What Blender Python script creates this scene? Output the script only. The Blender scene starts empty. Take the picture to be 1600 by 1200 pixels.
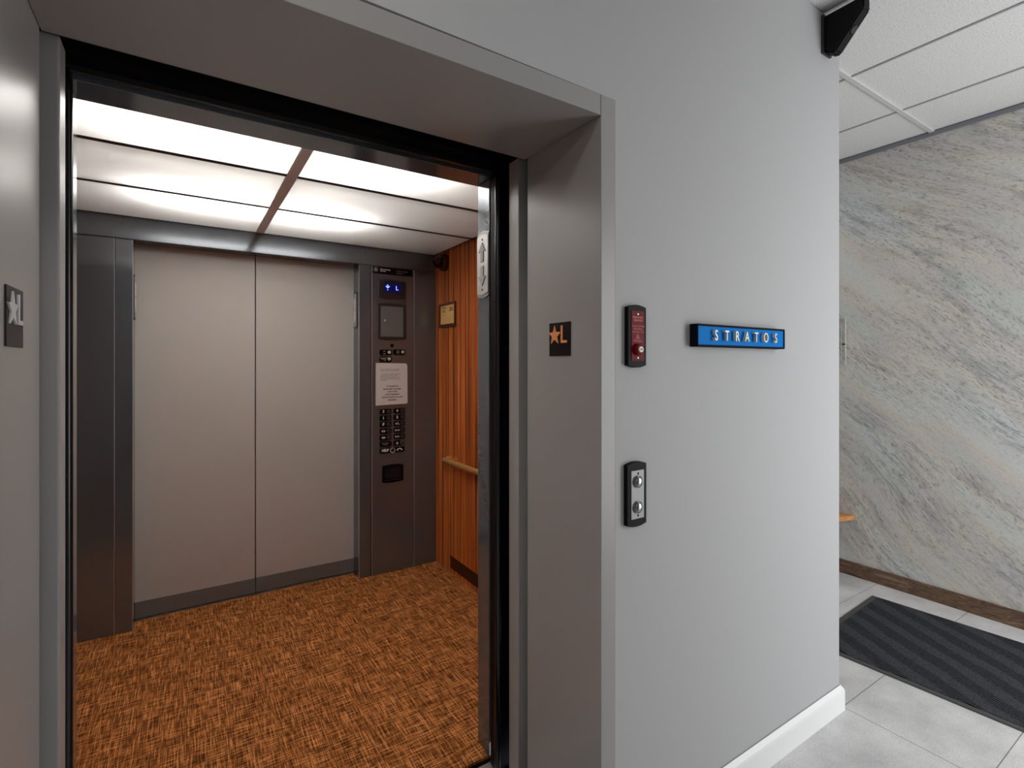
import bpy, bmesh, math, random
from mathutils import Vector, Matrix
R = math.radians
S = bpy.context.scene
COL = S.collection

# ------------------------------------------------------------------ camera
CAM_H = 1.4446
cd = bpy.data.cameras.new('camera'); cam = bpy.data.objects.new('camera', cd); COL.objects.link(cam)
cam.location = (0, 0, CAM_H); cam.rotation_euler = (R(90), 0, R(-32.914))
cd.sensor_width = 36; cd.lens = 791/1600*36; cd.shift_y = -30/1600; cd.clip_start = 0.02
S.camera = cam

# ------------------------------------------------------------------ world, exposure, daylight, ceiling lights
w = bpy.data.worlds.new('world'); S.world = w; w.use_nodes = True
w.node_tree.nodes['Background'].inputs[0].default_value = (0.80, 0.90, 1.0, 1)
w.node_tree.nodes['Background'].inputs[1].default_value = 1.2
S.view_settings.view_transform = 'Standard'; S.view_settings.look = 'None'
S.view_settings.exposure = 0.0; S.view_settings.gamma = 1.0; S.view_settings.use_curve_mapping = False

def area(name, loc, rot, sx, sy, power, col=(1, 1, 1), spread=None):
    l = bpy.data.lights.new(name, 'AREA'); l.shape = 'RECTANGLE'; l.size = sx; l.size_y = sy
    l.energy = power; l.color = col
    if spread: l.spread = R(spread)
    o = bpy.data.objects.new(name, l); COL.objects.link(o); o.location = loc; o.rotation_euler = rot
    return o
# daylight through the glazed entrance (south wall, right part) and a further window
area('daylight_entrance', (3.05, -0.84, 1.30), (R(90), 0, 0), 1.35, 2.3, 46, (1.0, 0.995, 0.99))
# recessed lobby lights, plus an added ambient fill at back left
area('lobby_light', (-0.15, 0.36, 2.85), (0, 0, 0), 0.25, 0.25, 5, (1.0, 0.97, 0.93))
area('lobby_light', (-1.6, -1.0, 2.85), (0, 0, 0), 1.1, 0.5, 22, (1.0, 0.97, 0.94))  # unseen light added as ambient fill from behind on the left
area('lobby_light', (3.0, 2.6, 2.85), (0, 0, 0), 0.5, 0.5, 7, (1.0, 0.98, 0.96))
# tubes above the diffusers of the cab
area('cab_tube', (0.33, 1.98, 2.38), (0, 0, 0), 1.05, 0.30, 26, (0.985, 0.99, 1.0))
area('cab_tube', (0.33, 2.88, 2.37), (0, 0, 0), 0.95, 0.26, 17, (0.985, 0.99, 1.0))

# ------------------------------------------------------------------ material helpers
def lin(c):
    f = lambda v: v/12.92 if v <= 0.04045 else ((v+0.055)/1.055)**2.4
    return tuple(f(x/255) for x in c) + (1,)
def mat(name, rgb, rough=0.5, metal=0.0, bump=0.0, bscale=200, spec=0.5, coat=0.0, var=0.0, emit=None):
    m = bpy.data.materials.new(name); m.use_nodes = True
    nt = m.node_tree; b = nt.nodes['Principled BSDF']
    b.inputs['Base Color'].default_value = lin(rgb); b.inputs['Roughness'].default_value = rough
    b.inputs['Metallic'].default_value = metal; b.inputs['Specular IOR Level'].default_value = spec
    b.inputs['Coat Weight'].default_value = coat
    tc = nt.nodes.new('ShaderNodeTexCoord')
    if bump:
        n = nt.nodes.new('ShaderNodeTexNoise'); n.inputs['Scale'].default_value = bscale; n.inputs['Detail'].default_value = 3
        nt.links.new(tc.outputs['Object'], n.inputs['Vector'])
        bp = nt.nodes.new('ShaderNodeBump'); bp.inputs['Strength'].default_value = bump; bp.inputs['Distance'].default_value = 0.001
        nt.links.new(n.outputs['Fac'], bp.inputs['Height']); nt.links.new(bp.outputs['Normal'], b.inputs['Normal'])
    if var:
        n = nt.nodes.new('ShaderNodeTexNoise'); n.inputs['Scale'].default_value = 6; n.inputs['Detail'].default_value = 5
        nt.links.new(tc.outputs['Object'], n.inputs['Vector'])
        mr = nt.nodes.new('ShaderNodeMapRange'); mr.inputs[1].default_value = 0.3; mr.inputs[2].default_value = 0.7
        mr.inputs[3].default_value = rough-var; mr.inputs[4].default_value = rough+var
        nt.links.new(n.outputs['Fac'], mr.inputs[0]); nt.links.new(mr.outputs[0], b.inputs['Roughness'])
    if emit:
        b.inputs['Emission Color'].default_value = lin(emit[0]); b.inputs['Emission Strength'].default_value = emit[1]
    return m
def noise(nt, vec, sc, det=4, rough=0.55, dist=0.0, mscale=None, mrot=None):
    mp = nt.nodes.new('ShaderNodeMapping')
    if mscale: mp.inputs['Scale'].default_value = mscale
    nt.links.new(vec, mp.inputs['Vector'])
    src = mp.outputs[0]
    n = nt.nodes.new('ShaderNodeTexNoise'); n.inputs['Scale'].default_value = sc; n.inputs['Detail'].default_value = det
    n.inputs['Roughness'].default_value = rough; n.inputs['Distortion'].default_value = dist
    nt.links.new(src, n.inputs['Vector']); return n.outputs['Fac']
def ramp(nt, fac, stops, interp='LINEAR'):
    r = nt.nodes.new('ShaderNodeValToRGB'); r.color_ramp.interpolation = interp
    e = r.color_ramp.elements
    while len(e) < len(stops): e.new(0.5)
    for i, (p, c) in enumerate(stops):
        e[i].position = p; e[i].color = lin(c) if max(c) > 1 else tuple(c)+(1,)
    nt.links.new(fac, r.inputs[0]); return r.outputs[0]
def mixc(nt, fac, a, b, mode='MIX'):
    m = nt.nodes.new('ShaderNodeMix'); m.data_type = 'RGBA'; m.blend_type = mode
    for s, v in ((m.inputs[0], fac), (m.inputs[6], a), (m.inputs[7], b)):
        if hasattr(v, 'is_linked'): nt.links.new(v, s)
        elif isinstance(v, (int, float)): s.default_value = v
        else: s.default_value = lin(v)
    return m.outputs[2]
def mathn(nt, op, a, b=None):
    m = nt.nodes.new('ShaderNodeMath'); m.operation = op
    for s, v in ((m.inputs[0], a), (m.inputs[1], b)):
        if v is None: continue
        if hasattr(v, 'is_linked'): nt.links.new(v, s)
        else: s.default_value = v
    return m.outputs[0]
def bumpn(nt, h, strength, dist=0.001):
    bp = nt.nodes.new('ShaderNodeBump'); bp.inputs['Strength'].default_value = strength; bp.inputs['Distance'].default_value = dist
    nt.links.new(h, bp.inputs['Height']); return bp.outputs[0]
def newmat(name, rough=0.5, spec=0.5, metal=0):
    m = bpy.data.materials.new(name); m.use_nodes = True; nt = m.node_tree; b = nt.nodes['Principled BSDF']
    b.inputs['Roughness'].default_value = rough; b.inputs['Specular IOR Level'].default_value = spec; b.inputs['Metallic'].default_value = metal
    tc = nt.nodes.new('ShaderNodeTexCoord'); return m, nt, b, tc.outputs['Object']

M = {}
M['wall'] = mat('grey_wall_paint', (178, 178, 179), 0.6, bump=0.25, bscale=350, spec=0.3)
M['frame'] = mat('grey_frame_enamel', (154, 152, 150), 0.34, bump=0.12, bscale=500, spec=0.5)
M['groove'] = mat('grey_gap_backing', (92, 96, 92), 0.8)
M['white'] = mat('white_trim_paint', (236, 236, 236), 0.4)
M['black'] = mat('black_plastic', (12, 12, 13), 0.5, spec=.12)
M['darkgap'] = mat('gap_shade_black', (14, 13, 13), 0.8, spec=.05)  # near-black colour stands in for the shade in shaft and gaps
M['rubber'] = mat('black_gloss_rubber', (14, 14, 17), 0.22)
M['darksteel'] = mat('dark_track_metal', (52, 50, 49), 0.4, metal=0.6)
M['charcoal'] = mat('charcoal_bezel', (34, 34, 35), 0.38)
M['bezel_cop'] = mat('dark_bezel', (38, 37, 36), 0.42)
M['lens_white'] = mat('white_mark', (225, 222, 216), 0.5)
M['grey_mark'] = mat('grey_mark', (150, 148, 145), 0.5)
M['ink'] = mat('black_ink', (38, 34, 32), 0.8)
M['chrome'] = mat('polished_steel', (150, 151, 155), 0.24, metal=1)
M['silver'] = mat('silver_letter', (222, 218, 205), 0.35, metal=0.3)
M['brass'] = mat('satin_brass', (232, 178, 106), 0.25, metal=.6)
M['bronze'] = mat('dark_bronze', (78, 52, 34), 0.35, metal=0.8)
M['bronze_frame'] = mat('bronze_frame', (104, 72, 36), 0.4, metal=0.6)
M['cert'] = mat('brass_paper', (240, 198, 128), 0.55)
M['cert_ink'] = mat('faded_ink', (150, 105, 90), 0.8)
M['red'] = mat('red_plate', (112, 8, 18), 0.5, spec=.15)
M['redtext'] = mat('pale_red_engraving', (200, 110, 110), 0.6)
M['paper'] = mat('white_paper', (214, 208, 204), 0.7)
M['blue'] = mat('metallic_blue', (0, 122, 206), 0.5, spec=0.06)
M['navy'] = mat('navy_frame', (8, 12, 24), 0.7, spec=.1)
M['plate_dark'] = mat('dark_brown_plate', (18, 10, 7), 0.5, spec=.15)
M['warmlit'] = mat('warmlit_symbol', (232, 150, 92), 0.4, metal=0.0)  # orange tint paints warm light on the right jamb's symbols
M['plate_black'] = mat('black_plate', (26, 25, 26), 0.45)
M['pale'] = mat('greylit_symbol', (200, 200, 200), 0.4)  # the same symbols toned for the grey light on the left jamb
M['screen'] = mat('display_screen', (4, 6, 40), 0.15, emit=((10, 20, 130), 0.22))
M['glyph'] = mat('lit_glyph', (160, 190, 255), 0.4, emit=((150, 178, 255), 1.3))
M['plenum'] = mat('white_plenum', (230, 230, 228), 0.8)
M['rubber_edge'] = mat('mat_rubber', (72, 72, 73), 0.6, bump=0.3, bscale=300)
M['alu'] = mat('aluminium_sill', (180, 176, 170), 0.35, metal=0.9)
M['lantern_plate'] = mat('satin_lantern_plate', (186, 184, 182), .34, metal=.5)
M['lantern_rim'] = mat('lantern_rim', (150, 149, 148), .4, metal=.5)
M['lantern_arrow'] = mat('grey_arrow', (150, 148, 146), .6, spec=.2)

def steel(name, rgb, rough, axis, streak=0.03, metal=0.8):
    """brushed stainless: fine grain stretched along one axis ('x' or 'z')"""
    m, nt, b, v = newmat(name, rough, metal=metal)
    sc = {'x': (1.2, 1.2, 260), 'z': (260, 260, 1.2), 'y': (260, 1.2, 260)}[axis]
    g = noise(nt, v, 1.0, 3, 0.6, mscale=sc)
    c = mixc(nt, g, tuple(max(0, x-5) for x in rgb), tuple(min(255, x+5) for x in rgb))
    nt.links.new(c, b.inputs['Base Color'])
    mr = nt.nodes.new('ShaderNodeMapRange'); mr.inputs[1].default_value = .3; mr.inputs[2].default_value = .7
    mr.inputs[3].default_value = rough-streak; mr.inputs[4].default_value = rough+streak
    nt.links.new(g, mr.inputs[0]); nt.links.new(mr.outputs[0], b.inputs['Roughness'])
    return m
M['steel'] = steel('brushed_stainless', (120, 125, 130), 0.12, 'x', metal=.66)
M['steel_door'] = steel('satin_stainless', (190, 184, 178), 0.42, 'z')
M['steel_kick'] = steel('scuffed_stainless', (120, 120, 120), 0.42, 'z', metal=.3)
M['steel_light'] = steel('pale_stainless', (190, 190, 190), 0.26, 'z', metal=.6)

# linen finished pale door enamel
m, nt, b, v = newmat('pale_door_enamel', 0.42, 0.4)
g = noise(nt, v, 420, 3); nt.links.new(mixc(nt, g, (176, 171, 166), (196, 191, 186)), b.inputs['Base Color'])
nt.links.new(bumpn(nt, g, 0.25), b.inputs['Normal']); M['door'] = m

# carpet: woven cross hatch of orange threads on brown
m, nt, b, v = newmat('carpet_weave', 0.95, 0.1)
a1 = noise(nt, v, 1, 2, 0.5, mscale=(220, 13, 1)); a2 = noise(nt, v, 1, 2, 0.5, mscale=(13, 220, 1))
b1 = noise(nt, v, 1, 1, 0.5, mscale=(170, 6, 1)); b2 = noise(nt, v, 1, 1, 0.5, mscale=(6, 170, 1))
t1 = ramp(nt, a1, [(0.46, (0, 0, 0)), (0.56, (1, 1, 1))]); t2 = ramp(nt, a2, [(0.46, (0, 0, 0)), (0.56, (1, 1, 1))])
t3 = ramp(nt, b1, [(0.55, (0, 0, 0)), (0.62, (1, 1, 1))]); t4 = ramp(nt, b2, [(0.55, (0, 0, 0)), (0.62, (1, 1, 1))])
mx = mathn(nt, 'MULTIPLY', mathn(nt, 'ADD', t1, t2), 0.30); mx2 = mathn(nt, 'MULTIPLY', mathn(nt, 'MAXIMUM', t3, t4), 0.34)
pat = noise(nt, v, 7, 2)
tot = mathn(nt, 'ADD', mathn(nt, 'ADD', mx, mx2), mathn(nt, 'MULTIPLY', pat, 0.12))
c = ramp(nt, tot, [(0.08, (78, 42, 18)), (0.36, (138, 84, 40)), (0.64, (196, 124, 68)), (0.95, (232, 164, 104))])
nt.links.new(c, b.inputs['Base Color']); nt.links.new(bumpn(nt, tot, 0.6, 0.002), b.inputs['Normal']); M['carpet'] = m

# striped walnut / zebrano panel: stripes run vertically, vary along Y
m, nt, b, v = newmat('striped_walnut', 0.42, 0.35)
s1 = noise(nt, v, 1, 3, 0.6, mscale=(30, 30, 0.35)); s2 = noise(nt, v, 1, 2, 0.6, mscale=(160, 160, 1.2))
f = mathn(nt, 'ADD', mathn(nt, 'MULTIPLY', s1, 0.75), mathn(nt, 'MULTIPLY', s2, 0.25))
c = ramp(nt, f, [(0.38, (84, 36, 12)), (0.44, (146, 68, 26)), (0.49, (206, 112, 48)), (0.53, (166, 78, 30)), (0.57, (232, 144, 70)), (0.64, (180, 90, 38))])
nt.links.new(c, b.inputs['Base Color']); M['walnut'] = m

# marble: streaks falling to the right (towards -Y), with dark specks and tan clouds
m, nt, b, v = newmat('streaked_marble', 0.3, 0.4)
sep = nt.nodes.new('ShaderNodeSeparateXYZ'); nt.links.new(v, sep.inputs[0])
ang = R(40)
al = mathn(nt, 'ADD', mathn(nt, 'MULTIPLY', sep.outputs[1], math.cos(ang)), mathn(nt, 'MULTIPLY', sep.outputs[2], math.sin(ang)))
ac = mathn(nt, 'ADD', mathn(nt, 'MULTIPLY', sep.outputs[1], -math.sin(ang)), mathn(nt, 'MULTIPLY', sep.outputs[2], math.cos(ang)))
warp = noise(nt, v, 0.75, 1); ac = mathn(nt, 'ADD', ac, mathn(nt, 'MULTIPLY', warp, 0.45))
cmb = nt.nodes.new('ShaderNodeCombineXYZ'); nt.links.new(al, cmb.inputs[0]); nt.links.new(ac, cmb.inputs[1])
cv = cmb.outputs[0]
cloud = noise(nt, cv, 1, 3, 0.5, mscale=(0.8, 3.2, 1))
st = noise(nt, cv, 1, 6, 0.68, mscale=(4.5, 30, 1))
st2 = noise(nt, cv, 1, 5, 0.7, mscale=(26, 95, 1))
band = noise(nt, cv, 1, 3, 0.6, mscale=(0.9, 4.6, 1.0))
base = ramp(nt, cloud, [(0.30, (206, 209, 211)), (0.42, (212, 212, 206)), (0.50, (214, 205, 193)), (0.56, (206, 199, 196)), (0.64, (200, 204, 195)), (0.75, (218, 220, 219))])
k = mathn(nt, 'MULTIPLY', ramp(nt, band, [(0.42, (0.10, 0.10, 0.10)), (0.62, (1, 1, 1))]), ramp(nt, st, [(0.44, (0, 0, 0)), (0.72, (1, 1, 1))]))
base2 = mixc(nt, mathn(nt, 'MULTIPLY', k, 0.85), base, (96, 100, 104))
sp = mathn(nt, 'MULTIPLY', ramp(nt, st2, [(0.53, (0, 0, 0)), (0.61, (1, 1, 1))]), ramp(nt, band, [(0.36, (0.15, 0.15, 0.15)), (0.6, (1, 1, 1))]))
c = mixc(nt, mathn(nt, 'MULTIPLY', sp, 0.75), base2, (84, 88, 95))
fine = noise(nt, cv, 1, 4, 0.7, mscale=(60, 150, 1))
c = mixc(nt, 0.22, c, ramp(nt, fine, [(0.3, (120, 124, 122)), (0.7, (226, 226, 222))]))
nt.links.new(c, b.inputs['Base Color']); M['marble'] = m

# floor tile with fine joints
m, nt, b, v = newmat('pale_stone_tile', 0.42, 0.4)
mp = nt.nodes.new('ShaderNodeMapping'); mp.inputs['Location'].default_value = (-2.335+0.914*4, -1.036+0.457*10, 0); nt.links.new(v, mp.inputs[0])
br = nt.nodes.new('ShaderNodeTexBrick'); nt.links.new(mp.outputs[0], br.inputs[0]); br.offset = 0.333; br.offset_frequency = 2
br.inputs['Scale'].default_value = 1; br.inputs['Mortar Size'].default_value = 0.0016; br.inputs['Mortar Smooth'].default_value = 0.1
br.inputs['Brick Width'].default_value = 0.914; br.inputs['Row Height'].default_value = 0.457
br.inputs['Color1'].default_value = lin((228, 227, 226)); br.inputs['Color2'].default_value = lin((222, 222, 222)); br.inputs['Mortar'].default_value = lin((128, 128, 128))
n1 = noise(nt, v, 5, 8, 0.65); n2 = noise(nt, v, 160, 3)
c = mixc(nt, 1.0, br.outputs['Color'], ramp(nt, n1, [(0.35, (226, 226, 226)), (0.65, (255, 255, 254))]), 'MULTIPLY')
c = mixc(nt, 1.0, c, ramp(nt, n2, [(0.3, (235, 235, 236)), (0.6, (255, 255, 255))]), 'MULTIPLY')
nt.links.new(c, b.inputs['Base Color']); M['tile'] = m

# ceiling tile, lightly speckled
m, nt, b, v = newmat('speckled_ceiling_tile', 0.9, 0.1)
n1 = noise(nt, v, 170, 4, 0.7); nt.links.new(ramp(nt, n1, [(0.38, (196, 196, 196)), (0.5, (226, 226, 226))]), b.inputs['Base Color'])
nt.links.new(bumpn(nt, n1, 0.5, 0.002), b.inputs['Normal']); M['ctile'] = m
M['cgrid'] = mat('white_ceiling_grid', (204, 204, 204), 0.5)

# dark wood skirting
def woodmat(name, stops, rough, sc):
    m, nt, b, v = newmat(name, rough, 0.35)
    w1 = noise(nt, v, 1, 6, 0.7, 1.6, mscale=sc); nt.links.new(ramp(nt, w1, stops), b.inputs['Base Color']); return m
M['walnut_base'] = woodmat('dark_oak_skirting', [(0.36, (62, 46, 36)), (0.47, (120, 94, 74)), (0.52, (78, 58, 46)), (0.62, (138, 112, 90))], 0.55, (14, 3.2, 26))
M['oak'] = woodmat('oak_bench', [(0.35, (168, 110, 60)), (0.6, (212, 156, 98))], 0.5, (30, 3, 30))

# ribbed mat: blocks of ribs, deep rows alternating with flatter rows
m, nt, b, v = newmat('ribbed_mat', 0.95, 0.15)
sep = nt.nodes.new('ShaderNodeSeparateXYZ'); nt.links.new(v, sep.inputs[0])
ca, sa = math.cos(R(11)), math.sin(R(11))
pu = mathn(nt, 'SUBTRACT', mathn(nt, 'MULTIPLY', sep.outputs[0], ca), mathn(nt, 'MULTIPLY', sep.outputs[1], sa))
pv = mathn(nt, 'ADD', mathn(nt, 'MULTIPLY', sep.outputs[0], sa), mathn(nt, 'MULTIPLY', sep.outputs[1], ca))
rib = mathn(nt, 'SINE', mathn(nt, 'MULTIPLY', pu, 2*math.pi/0.0155)); rib = mathn(nt, 'ADD', mathn(nt, 'MULTIPLY', rib, 0.5), 0.5)
ph = mathn(nt, 'ADD', pv, mathn(nt, 'MULTIPLY', pu, -2.6)); ph = mathn(nt, 'ADD', ph, mathn(nt, 'MULTIPLY', noise(nt, v, 5, 1), .12)); blk = mathn(nt, 'PINGPONG', ph, 0.19)
mk = ramp(nt, mathn(nt, 'MULTIPLY', blk, 5.26), [(0.46, (0, 0, 0)), (0.58, (1, 1, 1))])
fz = noise(nt, v, 260, 3, 0.7)
deep = ramp(nt, rib, [(0.3, (10, 11, 13)), (0.75, (84, 87, 92))]); flat = ramp(nt, rib, [(0.1, (62, 64, 68)), (0.8, (84, 86, 92))])
c = mixc(nt, mk, deep, flat); c = mixc(nt, 1.0, c, ramp(nt, fz, [(0.35, (130, 130, 132)), (0.62, (255, 255, 255))]), 'MULTIPLY')
nt.links.new(c, b.inputs['Base Color'])
h = mathn(nt, 'MULTIPLY', rib, mathn(nt, 'SUBTRACT', 1.0, mathn(nt, 'MULTIPLY', mk, 0.7)))
nt.links.new(bumpn(nt, mathn(nt, 'ADD', h, mathn(nt, 'MULTIPLY', fz, 0.4)), 0.8, 0.003), b.inputs['Normal']); M['mat'] = m

# translucent ceiling diffuser with a faint sheen
m = bpy.data.materials.new('opal_diffuser'); m.use_nodes = True; nt = m.node_tree; nt.nodes.clear()
out = nt.nodes.new('ShaderNodeOutputMaterial'); tr = nt.nodes.new('ShaderNodeBsdfTranslucent'); tr.inputs[0].default_value = lin((236, 232, 226))
df = nt.nodes.new('ShaderNodeBsdfDiffuse'); df.inputs[0].default_value = lin((215, 210, 205))
gl = nt.nodes.new('ShaderNodeBsdfGlossy'); gl.inputs['Roughness'].default_value = 0.12
m1 = nt.nodes.new('ShaderNodeMixShader'); m1.inputs[0].default_value = 0.45; nt.links.new(tr.outputs[0], m1.inputs[1]); nt.links.new(df.outputs[0], m1.inputs[2])
fr = nt.nodes.new('ShaderNodeFresnel'); fr.inputs[0].default_value = 1.45
m2 = nt.nodes.new('ShaderNodeMixShader'); nt.links.new(fr.outputs[0], m2.inputs[0]); nt.links.new(m1.outputs[0], m2.inputs[1]); nt.links.new(gl.outputs[0], m2.inputs[2])
nt.links.new(m2.outputs[0], out.inputs[0]); M['opal'] = m

# clear acrylic
m = bpy.data.materials.new('clear_acrylic'); m.use_nodes = True; nt = m.node_tree; nt.nodes.clear()
out = nt.nodes.new('ShaderNodeOutputMaterial'); tp = nt.nodes.new('ShaderNodeBsdfTransparent'); tp.inputs[0].default_value = (.97, .98, .97, 1)
gl = nt.nodes.new('ShaderNodeBsdfGlossy'); gl.inputs['Roughness'].default_value = .05; m2 = nt.nodes.new('ShaderNodeMixShader'); m2.inputs[0].default_value = .05
nt.links.new(tp.outputs[0], m2.inputs[1]); nt.links.new(gl.outputs[0], m2.inputs[2]); nt.links.new(m2.outputs[0], out.inputs[0]); M['acrylic'] = m

# ------------------------------------------------------------------ mesh helpers
def box(bm, x0, x1, y0, y1, z0, z1, bev=0.0, seg=2):
    r = bmesh.ops.create_cube(bm, size=1); vs = r['verts']
    for v in vs:
        v.co = Vector(((x0+x1)/2+v.co.x*(x1-x0), (y0+y1)/2+v.co.y*(y1-y0), (z0+z1)/2+v.co.z*(z1-z0)))
    if bev:
        es = list({e for v in vs for e in v.link_edges})
        bmesh.ops.bevel(bm, geom=es, offset=bev, segments=seg, affect='EDGES', profile=0.5)
def prism(bm, pts, y0, y1, bev=0.0):
    """outline pts in (x, z), extruded from y0 (front) to y1"""
    a = [bm.verts.new((x, y0, z)) for x, z in pts]; c = [bm.verts.new((x, y1, z)) for x, z in pts]
    n = len(pts); ff = bm.faces.new(a); bm.faces.new(c[::-1])
    for i in range(n): bm.faces.new((a[i], c[i], c[(i+1) % n], a[(i+1) % n]))
    bmesh.ops.recalc_face_normals(bm, faces=bm.faces)
    if bev: bmesh.ops.bevel(bm, geom=list(ff.edges), offset=bev, segments=2, affect='EDGES', profile=0.5)
def prismz(bm, pts, z0, z1):
    a = [bm.verts.new((x, y, z0)) for x, y in pts]; c = [bm.verts.new((x, y, z1)) for x, y in pts]
    n = len(pts); bm.faces.new(a[::-1]); bm.faces.new(c)
    for i in range(n): bm.faces.new((a[i], a[(i+1) % n], c[(i+1) % n], c[i]))
    bmesh.ops.recalc_face_normals(bm, faces=bm.faces)
def cyl(bm, p0, p1, r0, r1=None, n=32, cap=True):
    r1 = r0 if r1 is None else r1; p0 = Vector(p0); p1 = Vector(p1); d = p1-p0
    q = d.to_track_quat('Z', 'Y').to_matrix().to_4x4(); q.translation = (p0+p1)/2
    bmesh.ops.create_cone(bm, cap_ends=cap, segments=n, radius1=r0, radius2=r1, depth=d.length, matrix=q)
def lathe(bm, prof, c, axis='-y', n=40):
    """prof: (radius, height out of the wall); axis -y or -x"""
    rings = []
    for r, h in prof:
        ring = []
        for i in range(n):
            a = 2*math.pi*i/n; u, w_ = r*math.cos(a), r*math.sin(a)
            p = (u, -h, w_)
            ring.append(bm.verts.new((c[0]+p[0], c[1]+p[1], c[2]+p[2])))
        rings.append(ring)
    for a, b_ in zip(rings, rings[1:]):
        for i in range(n): bm.faces.new((a[i], a[(i+1) % n], b_[(i+1) % n], b_[i]))
    bm.faces.new(rings[-1]); bm.faces.new(rings[0][::-1]); bmesh.ops.recalc_face_normals(bm, faces=bm.faces)
def tube(bm, pts, r, n=20):
    P = [Vector(p) for p in pts]; rings = []
    for i, p in enumerate(P):
        t = (P[min(i+1, len(P)-1)]-P[max(i-1, 0)]).normalized()
        up = Vector((0, 0, 1)); s = t.cross(up).normalized(); u = s.cross(t).normalized()
        rings.append([bm.verts.new(p+r*(math.cos(2*math.pi*k/n)*s+math.sin(2*math.pi*k/n)*u)) for k in range(n)])
    for a, b_ in zip(rings, rings[1:]):
        for k in range(n): bm.faces.new((a[k], a[(k+1) % n], b_[(k+1) % n], b_[k]))
    bm.faces.new(rings[0][::-1]); bm.faces.new(rings[-1]); bmesh.ops.recalc_face_normals(bm, faces=bm.faces)
def arch(w_, h_, bulge, n=10):
    """rectangle outline with gently bowed top and bottom, centred"""
    pts = []
    for i in range(n+1):
        t = -1+2*i/n; pts.append((-w_/2+w_*i/n, -h_/2-bulge*(1-t*t)))
    for i in range(n+1):
        t = 1-2*i/n; pts.append((w_/2-w_*i/n, h_/2+bulge*(1-t*t)))
    return pts
def pill(w_, h_, n=8, r=None):
    r = r or h_/2; pts = []
    for cx, cz, a0 in ((w_/2-r, h_/2-r, 0), (-w_/2+r, h_/2-r, 90), (-w_/2+r, -h_/2+r, 180), (w_/2-r, -h_/2+r, 270)):
        for i in range(n+1):
            a = R(a0+90*i/n); pts.append((cx+r*math.cos(a), cz+r*math.sin(a)))
    return pts
def off(pts, dx, dz): return [(x+dx, z+dz) for x, z in pts]
def obj(name, bm, m, parent=None, loc=None, smooth=False, label=None):
    me = bpy.data.meshes.new(name); bm.to_mesh(me); bm.free(); me.materials.append(m)
    o = bpy.data.objects.new(name, me); COL.objects.link(o)
    if parent: o.parent = parent
    if loc: o.location = loc
    if smooth:
        for p in me.polygons: p.use_smooth = True
        try: me.set_sharp_from_angle(angle=R(35))
        except Exception: pass
    if label: o['label'] = label
    return o
def nb(): return bmesh.new()
def B(name, m, parent, *boxes, bev=0.0, label=None, loc=None):
    bm = nb()
    for bx in boxes: box(bm, *bx, bev=bev)
    return obj(name, bm, m, parent, loc=loc, label=label)
def thing(name, label, cat, loc=(0, 0, 0), rz=0.0, group=None):
    o = bpy.data.objects.new(name, None); COL.objects.link(o); o.location = loc; o.rotation_euler = (0, 0, rz)
    o.empty_display_size = 0.05
    return tag(o, label, cat, group)
def tag(o, label, cat, group=None):
    o['label'] = label; o['category'] = cat
    if group: o['group'] = group
    return o
def struct(o): o['kind'] = 'structure'; return o
def sroot(name):
    o = bpy.data.objects.new(name, None); COL.objects.link(o); return struct(o)
def text(name, body, size, m, parent, loc, ext=0.0004, ax='CENTER', ay='CENTER', sx=1.0, bold=0.0, space=1.0, line=1.0):
    cu = bpy.data.curves.new('txt', 'FONT'); cu.body = body; cu.size = size; cu.extrude = ext; cu.align_x = ax; cu.align_y = ay
    cu.offset = bold; cu.space_character = space; cu.space_line = line; cu.resolution_u = 3
    t = bpy.data.objects.new('txt', cu); COL.objects.link(t); dg = bpy.context.evaluated_depsgraph_get()
    me = bpy.data.meshes.new_from_object(t.evaluated_get(dg)); bpy.data.objects.remove(t); bpy.data.curves.remove(cu)
    me.transform(Matrix(((sx, 0, 0, 0), (0, 0, -1, 0), (0, 1, 0, 0), (0, 0, 0, 1))))
    me.materials.clear(); me.materials.append(m); me.name = name
    o = bpy.data.objects.new(name, me); COL.objects.link(o); o.parent = parent; o.location = loc
    return o

# ------------------------------------------------------------------ lobby shell
YF = 1.037                      # face of the grey wall
XR = 2.305                      # its right-hand corner
CH = 2.87                       # lobby ceiling
XM = 3.85                       # marble wall
bm = nb()
box(bm, -3.0, -0.304, YF, 1.42, 0, CH); box(bm, 1.0165, XR, YF, 1.42, 0, CH)
a = [(-0.304, 2.200), (1.0165, 2.1885), (1.0165, CH), (-0.304, CH)]; prism(bm, a, YF, 1.42)
box(bm, XR-0.12, XR, 1.42, 4.6, 0, CH)
struct(obj('wall_front', bm, M['wall']))
struct(B('wall_right', M['marble'], None, (XM, XM+0.12, -.85, 4.6, 0, CH)))
struct(B('wall_left', M['wall'], None, (-3.1, -3.0, -2.1, 1.42, 0, CH)))
bm = nb(); box(bm, -3.1, 1.7, -2.1, -2.0, 0, CH); box(bm, 1.6, 1.7, -2.0, -.85, 0, CH); box(bm, 1.6, 2.35, -.85, -.75, 0, CH); box(bm, 3.75, XM, -.85, -.75, 0, CH); box(bm, 2.35, 3.75, -.85, -.75, 2.45, CH)
struct(obj('wall_back', bm, M['wall']))
struct(B('wall_far', M['wall'], None, (XR-0.12, XM+.12, 4.6, 4.7, 0, CH)))
win = sroot('window_1')
B('window_frame', M['alu'], win, (2.35, 2.40, -.83, -.77, 0, 2.45), (3.70, 3.75, -.83, -.77, 0, 2.45), (2.40, 3.70, -.83, -.77, 2.40, 2.45))
fl = B('floor', M['tile'], None, (-3.1, XM+.12, -2.1, 1.42, -0.05, 0), (XR-0.12, XM+.12, 1.42, 4.7, -0.05, 0)); struct(fl)

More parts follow.
